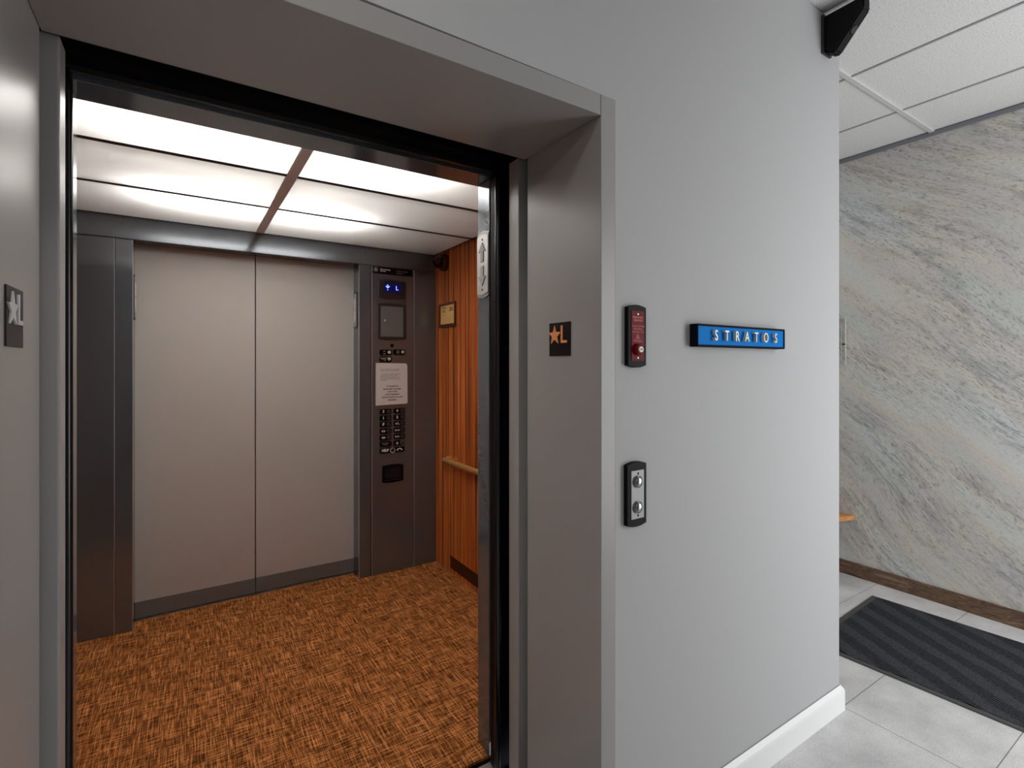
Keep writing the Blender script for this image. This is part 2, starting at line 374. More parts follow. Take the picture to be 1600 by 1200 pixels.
# ceiling: tiles with a T-bar grid
ce = sroot('ceiling')
B('ceiling_board', M['ctile'], ce, (-3.1, XR, -2.1, 1.42, CH+.006, CH+.05), (XR, XM+.12, -2.1, 4.7, CH+.006, CH+.05))
bm = nb()
for y in (1.204, -0.016, -1.236, 2.424, 3.644):
    x0 = -3.0 if y < 1.037 else XR
    box(bm, x0, XM, y-.012, y+.012, CH-.004, CH+.006, bev=.001)
obj('main_grid_bar', bm, M['cgrid'], ce)
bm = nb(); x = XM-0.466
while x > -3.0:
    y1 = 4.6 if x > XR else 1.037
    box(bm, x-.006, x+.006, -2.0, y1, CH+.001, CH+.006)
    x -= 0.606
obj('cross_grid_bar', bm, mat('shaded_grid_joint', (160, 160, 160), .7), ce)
tr = struct(B('trim_1', mat('grey_edge_trim', (120, 124, 130), 0.5), None, (XM-.014, XM, -.75, 4.6, CH-.022, CH)))  # plain grey strip along the top of the marble

# skirtings
bm = nb()
prof = [(0, 0), (0, .098), (.004, .104), (.006, .100), (.014, .088), (.016, .078), (.016, 0)]
a = [bm.verts.new((1.0165, YF-y, z)) for y, z in prof]; c = [bm.verts.new((XR+y, YF-y, z)) for y, z in prof]; d = [bm.verts.new((XR+y, 4.6, z)) for y, z in prof]
for p, q in ((a, c), (c, d)):
    for i in range(len(prof)-1): bm.faces.new((p[i], q[i], q[i+1], p[i+1]))
bm.faces.new(a[::-1]); bmesh.ops.recalc_face_normals(bm, faces=bm.faces)
struct(obj('baseboard_front', bm, M['white']))
struct(B('baseboard_right', M['walnut_base'], None, (XM-.014, XM, -.75, 4.6, 0, .093), bev=.002))

# ------------------------------------------------------------------ lift shaft behind the wall
bm = nb()
box(bm, -1.4, -1.3, 1.42, 4.2, -0.2, 2.87); box(bm, -1.4, 2.18, 4.1, 4.2, -0.2, 2.87); box(bm, -1.4, 2.18, 1.42, 4.2, -0.3, -0.2); box(bm, -1.4, 2.18, 1.42, 4.2, 2.87, 2.95)
struct(obj('wall_shaft', bm, M['darkgap']))

# ------------------------------------------------------------------ hall door frame
XL, XJ, HD = -0.248, 0.961, 2.131
dr = sroot('door_1')
bm = nb(); box(bm, XJ, 1.014, YF-.003, 1.39, 0, 2.187, bev=.0015); obj('door_jamb', bm, M['frame'], dr)
bm = nb(); box(bm, XL-.053, XL, YF-.003, 1.39, 0, 2.187, bev=.0015); obj('door_jamb', bm, M['frame'], dr)
bm = nb(); box(bm, XL+.001, XJ-.002, YF-.003, 1.398, HD, 2.187, bev=.001); obj('door_header', bm, M['frame'], dr)
B('frame_gap_backing', M['groove'], dr, (XL-.05, 1.016, YF+.012, YF+.03, 2.187, 2.202), (1.0138, 1.0168, YF+.004, YF+.02, 0, 2.19))  # grey-green strip set back in the narrow gap around the frame
B('door_header_lip', M['darksteel'], dr, (XL, XJ, 1.399, 1.408, HD+.004, HD+.03))
B('door_sill', M['alu'], dr, (XL, XJ, YF, 1.59, -.03, 0.0))

# landing doors parked open behind the frame
t = thing('landing_door', 'grey landing door panel slid open behind the right door jamb', 'elevator door', (0.949, 1.425, 0), group=None)
B('door_panel', M['frame'], t, (0, .60, 0, .060, .008, 2.145), bev=.0015); B('hanger_rail', M['darkgap'], t, (0.02, .58, .02, .05, 2.15, 2.26))
t = thing('landing_door', 'grey landing door panel slid open behind the left door jamb', 'elevator door', (-0.222, 1.425, 0))
B('door_panel', M['frame'], t, (-.60, 0, 0, .062, .008, 2.145), bev=.004); B('hanger_rail', M['darkgap'], t, (-.58, -.02, .02, .05, 2.15, 2.26))
t = thing('door_track', 'door track housing in gap-shade black above the open elevator doorway', 'door track', (0.36, 1.43, 2.15))
B('track_cover', M['darkgap'], t, (-1.25, 1.25, .062, .145, .0, .25)); B('track_rail', M['black'], t, (-1.25, 1.25, -.02, -.005, .005, .2)); B('cover_lip', M['darksteel'], t, (-1.2, 1.2, .128, .142, -.014, 0))  # black cover fills the band where the hoistway gap is dark

# cab's own front doors, parked open, with rubber safety edges
for sgn, x0, lab in ((1, .925, 'black-edged cab door slid open at the right of the doorway'), (-1, -.222, 'black-edged cab door slid open at the left of the doorway')):
    t = thing('cab_door', lab, 'elevator door', (x0, 1.525, 0))
    B('door_panel', M['black'], t, (min(0, sgn*.58), max(0, sgn*.58), 0.012, .045, .01, 2.13))
    bm = nb(); cyl(bm, (sgn*.004, .002, .02), (sgn*.004, .002, 2.10), .0115, n=24); obj('safety_edge', bm, M['rubber'], t, smooth=True)
    B('edge_strip', M['darksteel'], t, (sgn*.012-.004, sgn*.012+.004, .045, .053, .01, 2.12))

# ------------------------------------------------------------------ elevator cab
CW0, CW1, CY0, CY1, CZ = -0.835, 1.555, 1.70, 3.43, 2.247
cab = thing('elevator_cab', 'through elevator cab lined in brushed steel and striped wood, lit from above', 'elevator', (0.36, 2.565, 0))
cx, cy = 0.36, 2.565
def CB(name, m, *boxes, bev=0.0, label=None):
    return B(name, m, cab, *[(a-cx, b-cx, c-cy, d-cy, e, f_) for a, b, c, d, e, f_ in boxes], bev=bev, label=label)
CB('wood_side_panel', M['walnut'], (CW1, CW1+.025, 1.66, CY1+.13, 0, 2.36), label='right side wall of striped orange-brown wood')
CB('wood_side_panel', M['walnut'], (CW0-.025, CW0, 1.66, CY1+.13, 0, 2.36))
CB('cab_platform', M['darkgap'], (CW0-.025, CW1+.025, 1.60, 3.64, -.06, -.012))
CB('cab_roof', M['plenum'], (CW0-.025, CW1+.025, 1.66, 3.56, 2.46, 2.49))
# front returns and header
CB('front_return', M['steel'], (.945, .985, 1.615, 1.70, 0, 2.128), (.985, CW1, 1.66, 1.70, 0, 2.128), bev=.001)
CB('front_return', M['steel'], (-.272, -.232, 1.615, 1.70, 0, 2.128), (CW0, -.272, 1.66, 1.70, 0, 2.128), bev=.001)
CB('front_header', M['steel'], (CW0, CW1, 1.592, 1.706, 2.130, 2.30), bev=.001)
# rear returns and header
g = .0016
CB('corner_column', M['steel'], (CW0, -.312-g, CY1, CY1+.02, 0, 2.124), bev=.0012)
CB('door_column', M['steel'], (-.312+g, -.234, CY1, CY1+.13, 0, 2.124), bev=.0012)
CB('door_column', M['steel'], (.990, 1.072-g, CY1, CY1+.13, 0, 2.124), bev=.0012)
CB('corner_column', M['steel'], (1.379+g, CW1, CY1, CY1+.02, 0, 2.124), bev=.0012)
M['edge'] = mat('steel_edge_highlight', (186, 186, 186), .35, metal=.4)  # pale colour paints the bright highlight along the column edges
for ex in (-.3155, -.2365, .9898, 1.0752, 1.3818): CB('column_edge_highlight', M['edge'], (ex, ex+.0027, CY1-.0006 if ex < 1 or ex > 1.3 else CY1-.0047, CY1+.012, .002, 2.122))
CB('backing_panel', M['darkgap'], (CW0, -.236, CY1+.021, CY1+.03, 0, 2.2))
CB('backing_panel', M['darkgap'], (1.0, CW1, CY1+.021, CY1+.03, 0, 2.2))
CB('rear_header', M['steel'], (CW0, CW1, CY1, CY1+.125, 2.1265, 2.30), bev=.0015)
for x in (-.281, 1.033, 1.264, .72):
    if x == .72: continue
    bm = nb(); cyl(bm, (x-cx, CY1-.007-cy, 2.207), (x-cx, CY1-cy, 2.207), .0045, n=16); obj('header_screw', bm, M['darksteel'], cab)
CB('door_reveal_back', M['darkgap'], (-.32, 1.08, 3.625, 3.64, 0, 2.3))
CB('rear_sill', M['alu'], (-.234, .990, 3.546, 3.63, -.03, .003))
# suspended diffuser ceiling
rows = ((1.712, 2.302), (2.334, 2.829), (2.861, 3.412)); cols = ((-.815, .362), (.408, 1.532))
CB('ceiling_gap_bar', mat('shaded_gap_bar', (72, 68, 66), .7, spec=.1), (.372, .398, 1.71, 3.425, CZ+.008, CZ+.03), (CW0, CW1, 2.304, 2.332, CZ-.001, CZ+.03), (CW0, CW1, 2.831, 2.859, CZ-.001, CZ+.03),
   (CW1-.02, CW1, 1.71, 3.425, CZ+.006, CZ+.03), (CW0, CW0+.018, 1.71, 3.425, CZ+.006, CZ+.03), (CW0, CW1, 3.414, 3.43, CZ+.006, CZ+.03))  # dark bars paint the shade of the recessed gaps between diffusers
CB('ceiling_cross_bar', mat('grey_ceiling_bar', (236, 238, 240), .6), (.364, .406, 1.71, 3.412, CZ-.002, CZ+.008))
rn = ('first', 'middle', 'rear')
for i, (y0, y1) in enumerate(rows):
    for j, (x0, x1) in enumerate(cols):
        bm = nb(); vs = [bm.verts.new((x-cx, y-cy, CZ)) for x, y in ((x0, y0), (x0, y1), (x1, y1), (x1, y0))]; bm.faces.new(vs)
        o = obj('ceiling_diffuser', bm, M['opal'], cab)
        bm = nb()
        for a_ in ((x0, x1, y0-.0012, y0), (x0, x1, y1, y1+.0012), (x0-.0012, x0, y0, y1), (x1, x1+.0012, y0, y1)): box(bm, a_[0]-cx, a_[1]-cx, a_[2]-cy, a_[3]-cy, CZ, CZ+.007)
        obj('diffuser_edge', bm, M['plenum'], o)
# vent plate low on the wood wall
CB('vent_frame', M['bronze'], (CW1-.004, CW1, 2.30, 3.189, .036, .120), bev=.001, label='dark bronze vent plate low on the wood wall')
for y in (3.175, 2.82): 
    bm = nb(); cyl(bm, (CW1-.006-cx, y-cy, .078), (CW1-.003-cx, y-cy, .078), .003, n=12); obj('vent_screw', bm, M['brass'], cab)

# carpet
bm = nb(); prismz(bm, [(CW0, 1.62), (CW1, 1.62), (CW1, CY1), (.990, CY1), (.990, 3.545), (-.234, 3.545), (-.234, CY1), (CW0, CY1)], -.011, 0.0)
tag(obj('carpet', bm, M['carpet']), 'orange and brown cross-hatched carpet on the elevator floor', 'carpet')

# rear doors
t = thing('rear_door', 'left half of the closed pale grey rear elevator doors', 'elevator door', (-.30, 3.56, 0), group='closed rear elevator doors')
B('door_panel', M['door'], t, (0, .6735, 0, .035, .008, 2.17), bev=.001); B('kick_plate', M['steel_kick'], t, (0.0, .6735, -.0015, .0, .010, .100))
t = thing('rear_door', 'right half of the closed pale grey rear elevator doors', 'elevator door', (.3795, 3.56, 0), group='closed rear elevator doors')
B('door_panel', M['door'], t, (0, .68, 0, .035, .008, 2.17), bev=.001); B('kick_plate', M['steel_kick'], t, (0.0, .68, -.0015, .0, .010, .100))

# direction lanterns: bowed plate with up and down arrows (local x along the wall, faces -y)
def arrow(w_, h_, up=True):
    p = [(-w_*.2, -h_/2), (w_*.2, -h_/2), (w_*.2, h_*.02), (w_/2, h_*.02), (0, h_/2), (-w_/2, h_*.02), (-w_*.2, h_*.02)]
    return p if up else [(x, -z) for x, z in p][::-1]
def lantern(label, loc, rz, w_=.098, h_=.232, bz='charcoal', ar='lens_white'):
    t = thing('direction_lantern', label, 'indicator', loc, rz, 'elevator direction lanterns')
    bm = nb(); prism(bm, arch(w_, h_, .010), -.004, 0, bev=.001); obj('bezel', bm, M[bz], t)
    bm = nb(); prism(bm, arch(w_-(.018 if bz == 'charcoal' else .004), h_-.022, .008), -.006, -.003); obj('face_plate', bm, M['lantern_plate'], t)
    for k, z in ((True, .047), (False, -.043)):
        bm = nb(); prism(bm, off(arrow(w_*.62, .074, k), 0, z), -.009, -.005, bev=.0006); obj('up_arrow' if k else 'down_arrow', bm, M[ar], t)
    for z in (h_/2-.022, -h_/2+.022):
        bm = nb(); cyl(bm, (0, -.0075, z), (0, -.005, z), .0035, n=16); obj('screw', bm, M['darksteel'], t)
    return t
lantern('steel up and down arrow plate on the near right door column', (.945, 1.6555, 1.820), R(-90), .084, .232, 'lantern_rim', 'lantern_arrow')
lantern('narrow arrow plate inside the rear doorway beside the control panel', (.990, 3.512, 1.820), R(-90), .082, .235)
lantern('narrow arrow plate inside the rear doorway at its left edge', (-.234, 3.50, 1.820), R(90), .082, .235)

# ------------------------------------------------------------------ car operating panel
cop = thing('control_panel', 'tall stainless control panel with floor buttons right of the rear doors', 'control panel', (1.2255, CY1, 0))
px = 1.2255
def PX(x): return x-px
B('face_plate', M['steel'], cop, (PX(1.074), PX(1.377), -.004, .018, 0.002, 2.124), bev=.0012)
lb = B('title_plate', M['black'], cop, (PX(1.079), PX(1.366), -.006, -.0035, 2.073, 2.121))
bm = nb(); lathe(bm, [(.0001, 0), (.0, .0)] if False else [(.017, 0), (.017, .0008)], (PX(1.103), -.006, 2.100)); obj('emblem_disc', bm, M['grey_mark'], lb)
bm = nb(); lathe(bm, [(.0145, 0), (.0145, .0004)], (PX(1.103), -.0068, 2.100)); obj('emblem_field', bm, M['black'], lb)
for k in range(3):
    a = R(90+120*k); bm = nb(); cxx, czz = .0062*math.cos(a), .0062*math.sin(a)-.001
    prism(bm, [(cxx+.006*math.cos(R(q)), czz+.0055*math.sin(R(q))) for q in (90, 210, 330)], -.0004, 0); o = obj('emblem_mark', bm, M['lens_white'], lb, loc=(PX(1.103), -.0072, 2.100))
text('title_text', 'ThyssenKrupp\nElevator', .0125, M['lens_white'], lb, (PX(1.133), -.0062, 2.099), ax='LEFT', bold=.0003, line=.95)
text('capacity_text', 'CAPACITY   3500 LBS\n\nELEVATOR   1', .0085, M['grey_mark'], lb, (PX(1.252), -.0062, 2.094), ax='LEFT', bold=.0002, line=.85)
# position display
d = obj('display_bezel', (lambda b_: (prism(b_, off(arch(.194, .118, .009), PX(1.219), 1.9675), -.016, -.003, bev=.002), b_)[1])(nb()), M['bezel_cop'], cop)
B('display_screen', M['screen'], d, (PX(1.158), PX(1.278), -.0172, -.0155, 1.950, 2.008))
B('bezel_ledge', M['bezel_cop'], d, (PX(1.148), PX(1.290), -.021, -.015, 1.924, 1.932), bev=.002)
text('floor_letter', 'L', .042, M['glyph'], d, (PX(1.250), -.0176, 1.979), bold=.0002)
bm = nb(); prism(bm, off([(-.0035, -.004), (.0035, -.004), (.0035, .020), (-.0035, .020)], 0, 0), -.0004, 0)
prism(bm, [(0, -.008), (.016, .008), (.011, .011), (.0035, .003), (-.0035, .003), (-.011, .011), (-.016, .008)], -.0006, -.0001)
prism(bm, [(-.003, -.020), (.003, -.020), (.003, -.013), (-.003, -.013)], -.0004, 0)
obj('down_arrow', bm, M['glyph'], d, loc=(PX(1.183), -.0176, 1.981))
# service cabinet
d = obj('cabinet_bezel', (lambda b_: (prism(b_, off(arch(.202, .236, .009), PX(1.2195), 1.746), -.014, -.003, bev=.002), b_)[1])(nb()), M['bezel_cop'], cop)
dd = B('cabinet_door', mat('cabinet_door_steel', (122, 127, 130), .4, metal=.5), d, (PX(1.135), PX(1.297), -.0165, -.0135, 1.640, 1.851), bev=.001)
bm = nb(); lathe(bm, [(.0065, 0), (.006, .003), (.003, .0035)], (PX(1.163), -.0165, 1.752)); obj('lock', bm, M['silver'], dd)
bm = nb(); lathe(bm, [(.013, 0), (.013, .0006)], (PX(1.219), -.004, 1.579)); obj('indicator_hole', bm, M['darkgap'], cop)
bm = nb(); lathe(bm, [(.003, 0), (.002, .002)], (PX(1.352), -.004, 1.786)); obj('panel_screw', bm, M['darksteel'], cop)
# key switches
for kx, kz, lab, lsx in ((1.172, 1.530, 'ON\n\nOFF', 0), (1.270, 1.533, 'ON\nLIGHT\nOFF', 0), (1.172, 1.483, 'INDEPENDENT\nSERVICE\n       OFF', 1)):
    bm = nb(); prism(bm, off(pill(.088, .040, r=.013), PX(kx), kz), -.009, -.003, bev=.001); h_ = obj('key_switch', bm, M['black'], cop)
    bm = nb(); lathe(bm, [(.0105, 0), (.0105, .004), (.009, .006), (.004, .0062)], (PX(kx)+.024, -.009, kz+.002)); obj('key_lock', bm, M['silver'], h_, smooth=True)
    text('switch_text', lab, .0085 if lsx else .0095, M['grey_mark'], h_, (PX(kx)-.010+(-.004 if lsx else 0), -.0094, kz), bold=.0002, line=.95)
# floor and function buttons
def tri(s, sgn, dx): return [(dx-sgn*s*.5, -s*.75), (dx+sgn*s*.5, 0), (dx-sgn*s*.5, s*.75)]
rowsz = [1.120, 1.075, 1.030, .985, .940, .895, .850]
labs = [('3', '4'), ('1', '2'), ('P', '*L'), ('open', 'close'), ('openr', 'closer'), ('EMERGENCY\nALARM', 'bell')]
for r_, (la, lb_) in enumerate(labs):
    for c_, lab in ((0, la), (1, lb_)):
        kx = (1.172, 1.271)[c_]; kz = rowsz[r_]+(.001 if c_ else 0)
        bm = nb(); prism(bm, off(pill(.086, .038, r=.012), PX(kx), kz), -.008, -.003, bev=.001)
        h_ = obj('floor_button' if r_ < 3 else 'function_button', bm, M['black'], cop)
        lx = PX(kx)-.016
        if lab in ('3', '4', '1', '2', 'P'): text('button_number', lab, .026, M['lens_white'], h_, (lx, -.0084, kz+.001), bold=.0008)
        elif lab == '*L':
            bm = nb(); st_ = []
            for q in range(10):
                rr = .0085 if q % 2 == 0 else .0040; a = R(90+36*q); st_.append((rr*math.cos(a), rr*math.sin(a)))
            prism(bm, st_, -.0006, 0); obj('button_star', bm, M['lens_white'], h_, loc=(lx-.007, -.0082, kz+.001))
            text('button_number', 'L', .024, M['lens_white'], h_, (lx+.010, -.0084, kz+.001), bold=.0008)
        elif lab in ('open', 'close', 'openr', 'closer'):
            s = .010; bm = nb(); op = lab.startswith('open')
            prism(bm, tri(s, -1 if op else 1, -.010), -.0006, 0); prism(bm, tri(s, 1 if op else -1, .010), -.0006, 0)
            for dx in ((0,) if not lab.endswith('r') else (-.003, .003)): prism(bm, [(dx-.001, -.008), (dx+.001, -.008), (dx+.001, .008), (dx-.001, .008)], -.0006, 0)
            obj('button_symbol', bm, M['lens_white'], h_, loc=(lx, -.0082, kz))
        elif lab == 'bell':
            bm = nb(); prism(bm, [(-.010, -.007), (.010, -.007), (.006, -.003), (.005, .004), (0, .009), (-.005, .004), (-.006, -.003)], -.0006, 0); prism(bm, [(-.003, -.010), (.003, -.010), (.002, -.0078), (-.002, -.0078)], -.0006, 0)
            obj('button_symbol', bm, M['lens_white'], h_, loc=(lx, -.0082, kz))
        else: text('button_text', lab, .0095, M['grey_mark'], h_, (PX(kx)-.002, -.0084, kz), bold=.0002)
        if r_ != 5 or c_ == 1:
            bm = nb(); lathe(bm, [(.0145, 0), (.0145, .003), (.0125, .0042), (.0115, .0034)], (PX(kx)+.023, -.008, kz)); obj('push_cap', bm, M['charcoal'], h_, smooth=True)
            if lab == 'bell':
                bm = nb(); lathe(bm, [(.0165, 0), (.0165, .002), (.0145, .0022)], (PX(kx)+.023, -.008, kz)); obj('cap_ring', bm, M['grey_mark'], h_)
bm = nb(); prism(bm, off(pill(.182, .038, r=.012), PX(1.220), .850), -.008, -.003, bev=.001); h_ = obj('help_button', bm, M['black'], cop)
text('button_text', 'HELP', .026, M['lens_white'], h_, (PX(1.168), -.0084, .850), bold=.0008, sx=.85)
bm = nb()
for a, b_, y0, y1 in ((.0185, .0145, -.0115, -.008),):
    n = 32; o_ = [[bm.verts.new((rr*math.cos(2*math.pi*i/n), yy, rr*math.sin(2*math.pi*i/n))) for i in range(n)] for rr, yy in ((a, y1), (a, y0), (b_, y0), (b_, y1))]
    for p, q in zip(o_, o_[1:]):
        for i in range(n): bm.faces.new((p[i], p[(i+1) % n], q[(i+1) % n], q[i]))
obj('help_ring', bm, M['silver'], h_, loc=(PX(1.221), 0, .848))
bm = nb(); lathe(bm, [(.0135, 0), (.0125, .003)], (PX(1.221), -.008, .848)); obj('push_cap', bm, M['charcoal'], h_)
bm = nb(); pts = [(.020*math.cos(R(a)), .020*math.sin(R(a))-.012) for a in range(30, 151, 12)]+[(.012*math.cos(R(a)), .012*math.sin(R(a))-.010) for a in range(150, 29, -12)]
prism(bm, pts, -.0006, 0); prism(bm, [(-.022, -.006), (-.013, -.010), (-.010, -.003), (-.018, .001)], -.0008, -.0001); prism(bm, [(.022, -.006), (.013, -.010), (.010, -.003), (.018, .001)], -.0008, -.0001)
obj('handset_symbol', bm, M['lens_white'], h_, loc=(PX(1.272), -.0082, .852))
# speaker grille
bm = nb(); prism(bm, off(arch(.150, .112, .007), PX(1.223), .688), -.014, -.003, bev=.002); g_ = obj('speaker_grille', bm, M['black'], cop)
bm = nb()
for i in range(9): box(bm, PX(1.223)-.052+i*.013-.003, PX(1.223)-.052+i*.013+.003, -.016, -.0135, .655, .725)
obj('grille_slats', bm, M['charcoal'], g_)
B('grille_ledge', M['bezel_cop'], g_, (PX(1.163), PX(1.283), -.019, -.013, .640, .647), bev=.002)

# paper notice taped on the panel
t = thing('paper_notice', 'creased white paper notice taped on the elevator control panel', 'notice', (1.214, CY1-.0105, 1.3105))
bm = nb(); pts = [(-.114, -.146), (-.090, -.145), (.105, -.141), (.113, -.138), (.116, -.130), (.114, .128), (.110, .138), (.103, .144), (-.113, .147)]
prism(bm, pts, -.0012, 0); obj('sheet', bm, M['paper'], t)
text('body_text', 'To all occupants of the Stratos Building:\nPlease see elevator notice for testing.\n\nTo schedule service deliveries please call\nyour own staff, ordering in advance.\nPlease call the agent with the name of\nthe occupants, package contents and any\nfor furniture.', .0098, M['ink'], t, (-.080, -.0014, .108), ax='LEFT', ay='TOP', sx=.88, line=1.12)
text('emergency_text', 'For emergencies call\nApartment Mgr. Property Mgmt.\nat 801-931-9878\nor PICK UP EMERGENCY\nELEVATOR PHONE TO CALL FIRE\nDEPARTMENT', .0125, M['ink'], t, (.004, -.0014, -.008), ay='TOP', sx=.80, line=1.55, bold=.0004)

# ------------------------------------------------------------------ things on the wood wall (face -x)
# dome speaker / camera
t = thing('ceiling_camera', 'round dark bronze dome device high on the wood wall', 'security camera', (CW1, 3.275, 2.168), R(-90))
bm = nb(); lathe(bm, [(.062, 0), (.062, .022), (.056, .034), (.046, .038)], (0, 0, 0)); obj('base', bm, M['bronze'], t, smooth=True)
bm = nb(); lathe(bm, [(.044, .036)]+[(.044*math.cos(R(a)), .045+.046*math.sin(R(a))) for a in range(0, 90, 9)]+[(.001, .091)], (0, 0, 0)); obj('dome', bm, mat('bronze_gloss', (66, 44, 30), .16, metal=.7), t, smooth=True)
# framed certificate
t = thing('framed_certificate', 'small bronze framed certificate hung on the wood wall', 'framed certificate', (CW1, 3.2255, 1.795), R(-90))
W2, H2 = .127, .084
bm = nb(); box(bm, -W2, W2, -.014, 0, H2-.014, H2, bev=.001); box(bm, -W2, W2, -.014, 0, -H2, -H2+.020, bev=.001); box(bm, -W2, -W2+.012, -.014, 0, -H2+.02, H2-.014); box(bm, W2-.012, W2, -.014, 0, -H2+.02, H2-.014)
obj('frame', bm, M['bronze_frame'], t)
sh = B('certificate_sheet', M['cert'], t, (-W2+.012, W2-.012, -.005, -.001, -H2+.020, H2-.014))
text('certificate_text', 'STATE OF UTAH\nLABOR COMMISSION\n\nCERTIFICATE\nTO OPERATE', .0085, M['cert_ink'], sh, (-.062, -.0052, .040), sx=1.0)
text('certificate_text', 'ELEVATOR  12\nPASSENGER\nCAPACITY 3500', .0095, M['cert_ink'], sh, (.058, -.0052, .036), bold=.0006)
bm = nb()
for z, x0, x1 in ((.004, -.09, -.02), (-.008, -.10, -.012), (-.008, .02, .095), (-.024, -.10, .09), (-.036, -.08, .095), (-.048, -.09, .08)): box(bm, x0, x1, -.0056, -.005, z-.0012, z+.0012)
obj('ruled_lines', bm, mat('tan_line', (206, 160, 100), .8), sh)
# handrail
t = thing('handrail', 'round satin brass handrail along the striped wood wall', 'handrail', (CW1, 2.565, .79))
bm = nb(); xr = -.052; pts = [(xr, -.62, 0)]
pts += [(xr, y, 0) for y in (-.3, 0, .3, .60)]+[(xr+.034*(1-math.cos(R(a))), .60+.034*math.sin(R(a)), 0) for a in range(10, 91, 10)]+[(0, .634, 0)]
tube(bm, pts, .019); obj('rail', bm, M['brass'], t, smooth=True)
for y in (.545, .19, -.45):
    bm = nb(); cyl(bm, (-.012, y, .004), (0, y, .004), .022, n=24); cyl(bm, (xr, y, .004), (-.01, y, .004), .008, n=16); obj('bracket', bm, M['brass'], t, smooth=True)

# ------------------------------------------------------------------ floor designation plates on the jambs
def star_pts(r, ri=.42, sx=1.0):
    return [((r if q % 2 == 0 else r*ri)*math.cos(R(90+36*q))*sx, (r if q % 2 == 0 else r*ri)*math.sin(R(90+36*q))) for q in range(10)]
def plate(label, loc, rz, pm, sm):
    t = thing('floor_plate', label, 'sign', loc, rz, 'star L plates on the door jambs')
    B('backing_plate', pm, t, (-.051, .051, -.003, 0, -.051, .051), bev=.0006)
    bm = nb(); prism(bm, off(star_pts(.031), -.022, .012), -.006, -.002, bev=.0005); obj('star', bm, sm, t)
    bm = nb(); prism(bm, [(.009, -.012), (.037, -.012), (.037, -.004), (.0165, -.004), (.0165, .041), (.009, .041)], -.006, -.002, bev=.0005); obj('letter', bm, sm, t)
plate('dark brown plate with copper star and letter L on the right jamb', (XJ, 1.2145, 1.5225), R(-90), M['plate_dark'], M['warmlit'])
plate('black plate with grey-lit star and letter L on the left jamb', (XL, 1.200, 1.5265), R(90), M['plate_black'], M['pale'])

# ------------------------------------------------------------------ things on the grey wall
# fire service key switch
t = thing('fire_key_switch', 'red fire service key plate in a black bowed surround on the grey wall', 'key switch', (1.090, YF, 1.5265))
bm = nb(); prism(bm, arch(.074, .166, .007), -.014, 0, bev=.0015); obj('surround', bm, M['black'], t)
rp = B('red_plate', M['red'], t, (-.024, .026, -.0155, -.013, -.070, .072))
text('instruction_text', "FIREFIGHTERS'\nOPERATION", .0082, M['redtext'], rp, (.001, -.0158, .049), bold=.0002, sx=.8)
text('instruction_text', "TO RECALL ELEVATORS\nINSERT FIRE KEY\nAND TURN TO \"ON\"", .0066, M['redtext'], rp, (.001, -.0158, .020), bold=.0001, sx=.72, line=1.25)
text('instruction_text', 'FIRE RECALL', .0078, M['redtext'], rp, (.001, -.0158, -.014), sx=.8, bold=.0001)
bm = nb(); prism(bm, [(-.010, -.007), (-.006, -.007), (-.0045, .002), (-.001, .006), (.003, .004), (.006, -.001), (.008, -.007), (.011, -.007), (.011, -.009), (-.010, -.009)], -.0003, 0); obj('helmet_symbol', bm, mat('faint_red_engraving', (160, 62, 66), .6), rp, loc=(0, -.0155, .001))
bm = nb(); lathe(bm, [(.0165, 0), (.0165, .008), (.013, .011), (.009, .0115)], (-.001, -.0155, -.038)); kr = obj('key_collar', bm, M['red'], t, smooth=True)
bm = nb(); lathe(bm, [(.0085, 0), (.0085, .004), (.007, .005), (.004, .005)], (-.001, -.0265, -.038)); obj('key_lock', bm, mat('bright_lock', (232, 226, 218), .3), kr, smooth=True)
bm = nb(); cyl(bm, (-.001, -.0325, -.038), (-.001, -.0312, -.038), .0028, n=16); obj('key_slot', bm, M['charcoal'], kr)
for z in (.063, -.062):
    bm = nb(); lathe(bm, [(.0032, 0), (.002, .0012)], (.001, -.0155, z)); obj('screw', bm, M['chrome'], t)
# hall call station
t = thing('call_station', 'hall call station with two round steel buttons in a black surround', 'call buttons', (1.089, YF, 1.0735))
bm = nb(); prism(bm, arch(.078, .172, .007), -.014, 0, bev=.0015); obj('surround', bm, M['black'], t)
B('face_plate', mat('satin_button_plate', (150, 150, 151), .5, metal=.35), t, (-.025, .026, -.0165, -.013, -.069, .069), bev=.0006)
for z in (.037, -.036):
    bm = nb(); lathe(bm, [(.0175, 0), (.0175, .004), (.0155, .0055), (.0145, .004)], (-.001, -.0165, z)); rg = obj('call_button', bm, M['chrome'], t, smooth=True)
    bm = nb(); lathe(bm, [(.0142, .002)]+[(.0142*math.cos(R(a)), .006+.005*math.sin(R(a))) for a in range(0, 90, 15)]+[(.0005, .011)], (-.001, -.0165, z)); obj('button_cap', bm, M['chrome'], rg, smooth=True)
for z in (.060, -.060):
    bm = nb(); lathe(bm, [(.0034, 0), (.002, .001)], (.002, -.0165, z)); obj('screw', bm, M['darkgap'], t)
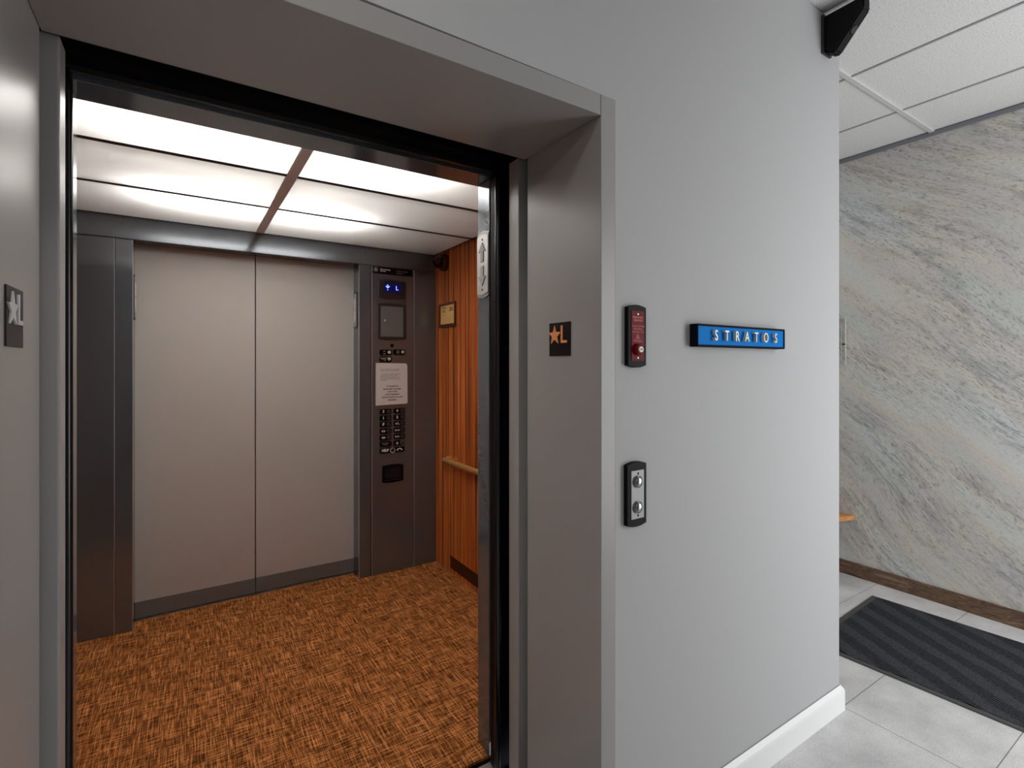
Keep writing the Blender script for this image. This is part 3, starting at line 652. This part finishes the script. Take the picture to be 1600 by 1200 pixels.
# name sign
t = thing('name_sign', 'long metallic blue name sign with raised silver letters on the grey wall', 'sign', (1.587, YF, 1.5375))
hw, hh, dp = .2475, .036, .030
bm = nb(); box(bm, -hw, hw, -dp, 0, hh-.0065, hh, bev=.0008); box(bm, -hw, hw, -dp, 0, -hh, -hh+.0065, bev=.0008); box(bm, -hw, -hw+.003, -dp, 0, -hh+.006, hh-.006); box(bm, hw-.003, hw, -dp, 0, -hh+.006, hh-.006)
obj('sign_frame', bm, M['navy'], t)
B('blue_panel', M['blue'], t, (-hw+.003, hw-.003, -dp+.0035, -.001, -hh+.0065, hh-.0065))
for ch, x in zip('STRATOS', (1.422, 1.478, 1.534, 1.589, 1.643, 1.701, 1.762)):
    text('raised_letter', ch, .047, M['silver'], t, (x-1.587, -dp-.003, -.0005), ext=.0055, sx=.78, bold=.0002)

# wall camera by the ceiling
t = thing('wall_camera', 'black wedge-shaped camera mounted high on the grey wall by its corner', 'security camera', (2.190, YF, 2.70))
bm = nb(); pr = [(0, .012), (-.036, -.014), (-.050, -.010), (-.150, .105), (-.150, .150), (0, .150)]
a = [bm.verts.new((-.026, y, z)) for y, z in pr]; c = [bm.verts.new((.026, y, z)) for y, z in pr]
bm.faces.new(a); bm.faces.new(c[::-1])
for i in range(len(pr)): bm.faces.new((a[i], c[i], c[(i+1) % len(pr)], a[(i+1) % len(pr)]))
bmesh.ops.recalc_face_normals(bm, faces=bm.faces); bmesh.ops.bevel(bm, geom=list(bm.edges), offset=.005, segments=2, affect='EDGES')
bo = obj('housing', bm, M['black'], t)
bm = nb(); nrm = Vector((0, -.115, -.10)).normalized(); c0 = Vector((0, -.104, .052)); cyl(bm, c0-nrm*.006, c0+nrm*.004, .018, .015, n=28); obj('lens', bm, M['rubber'], bo, smooth=True)
B('wall_bracket', M['charcoal'], t, (-.034, .034, -.010, 0, .0, .155), bev=.002)

# ------------------------------------------------------------------ lobby side
# entrance mat (long side rotated 3 degrees)
t = thing('floor_mat', 'black ribbed entrance mat with grey rubber border on the tiled floor', 'mat', (3.606, 1.431, 0), R(3.2))
LW, LL = .885, 1.83
bm = nb()
box(bm, -LW, 0, -.035, 0, 0, .006, bev=.002); box(bm, -LW, 0, -LL, -LL+.035, 0, .006, bev=.002); box(bm, -LW, -LW+.03, -LL+.035, -.035, 0, .006, bev=.002); box(bm, -.014, 0, -LL+.035, -.035, 0, .006, bev=.002)
obj('rubber_border', bm, M['rubber_edge'], t)
B('ribbed_pile', M['mat'], t, (-LW+.028, -.013, -LL+.033, -.033, .001, .009), bev=.002)
# bench on the marble wall
t = thing('wall_bench', 'wooden bench end showing past the wall corner against the marble', 'bench', (XM, 1.633, 0))
bm = nb(); prismz(bm, [(-.001, 0), (-.001, 1.5), (-.40, 1.5), (-.40, .13), (-.37, .105), (-.02, .004)], .385, .415); obj('seat', bm, M['oak'], t)
for y in (.35, 1.2): B('bracket', M['darksteel'], t, (-.33, -.001, y, y+.04, .345, .385), (-.05, -.001, y, y+.04, .20, .345))
# acrylic holder on the marble wall
t = thing('acrylic_sign', 'small clear acrylic panel pinned on the marble beside the wall corner', 'sign holder', (XM, 1.79, 1.605), R(-90))
B('clear_panel', M['acrylic'], t, (-.10, .103, -.012, -.008, -.160, .165))
B('edge_glint', M['lens_white'], t, (.103, .1045, -.012, -.008, -.16, .165), (.078, .0795, -.0125, -.0115, -.16, .12))  # white strips paint the bright lines seen in the clear panel
for x in (.090, -.083):
    bm = nb(); cyl(bm, (x, -.016, -.018), (x, 0, -.018), .006, n=16); obj('standoff', bm, M['ink'], t, smooth=True)
text('red_text', 'NOTICE', .022, M['redtext'], t, (.045, -.0135, .150), bold=.0004)
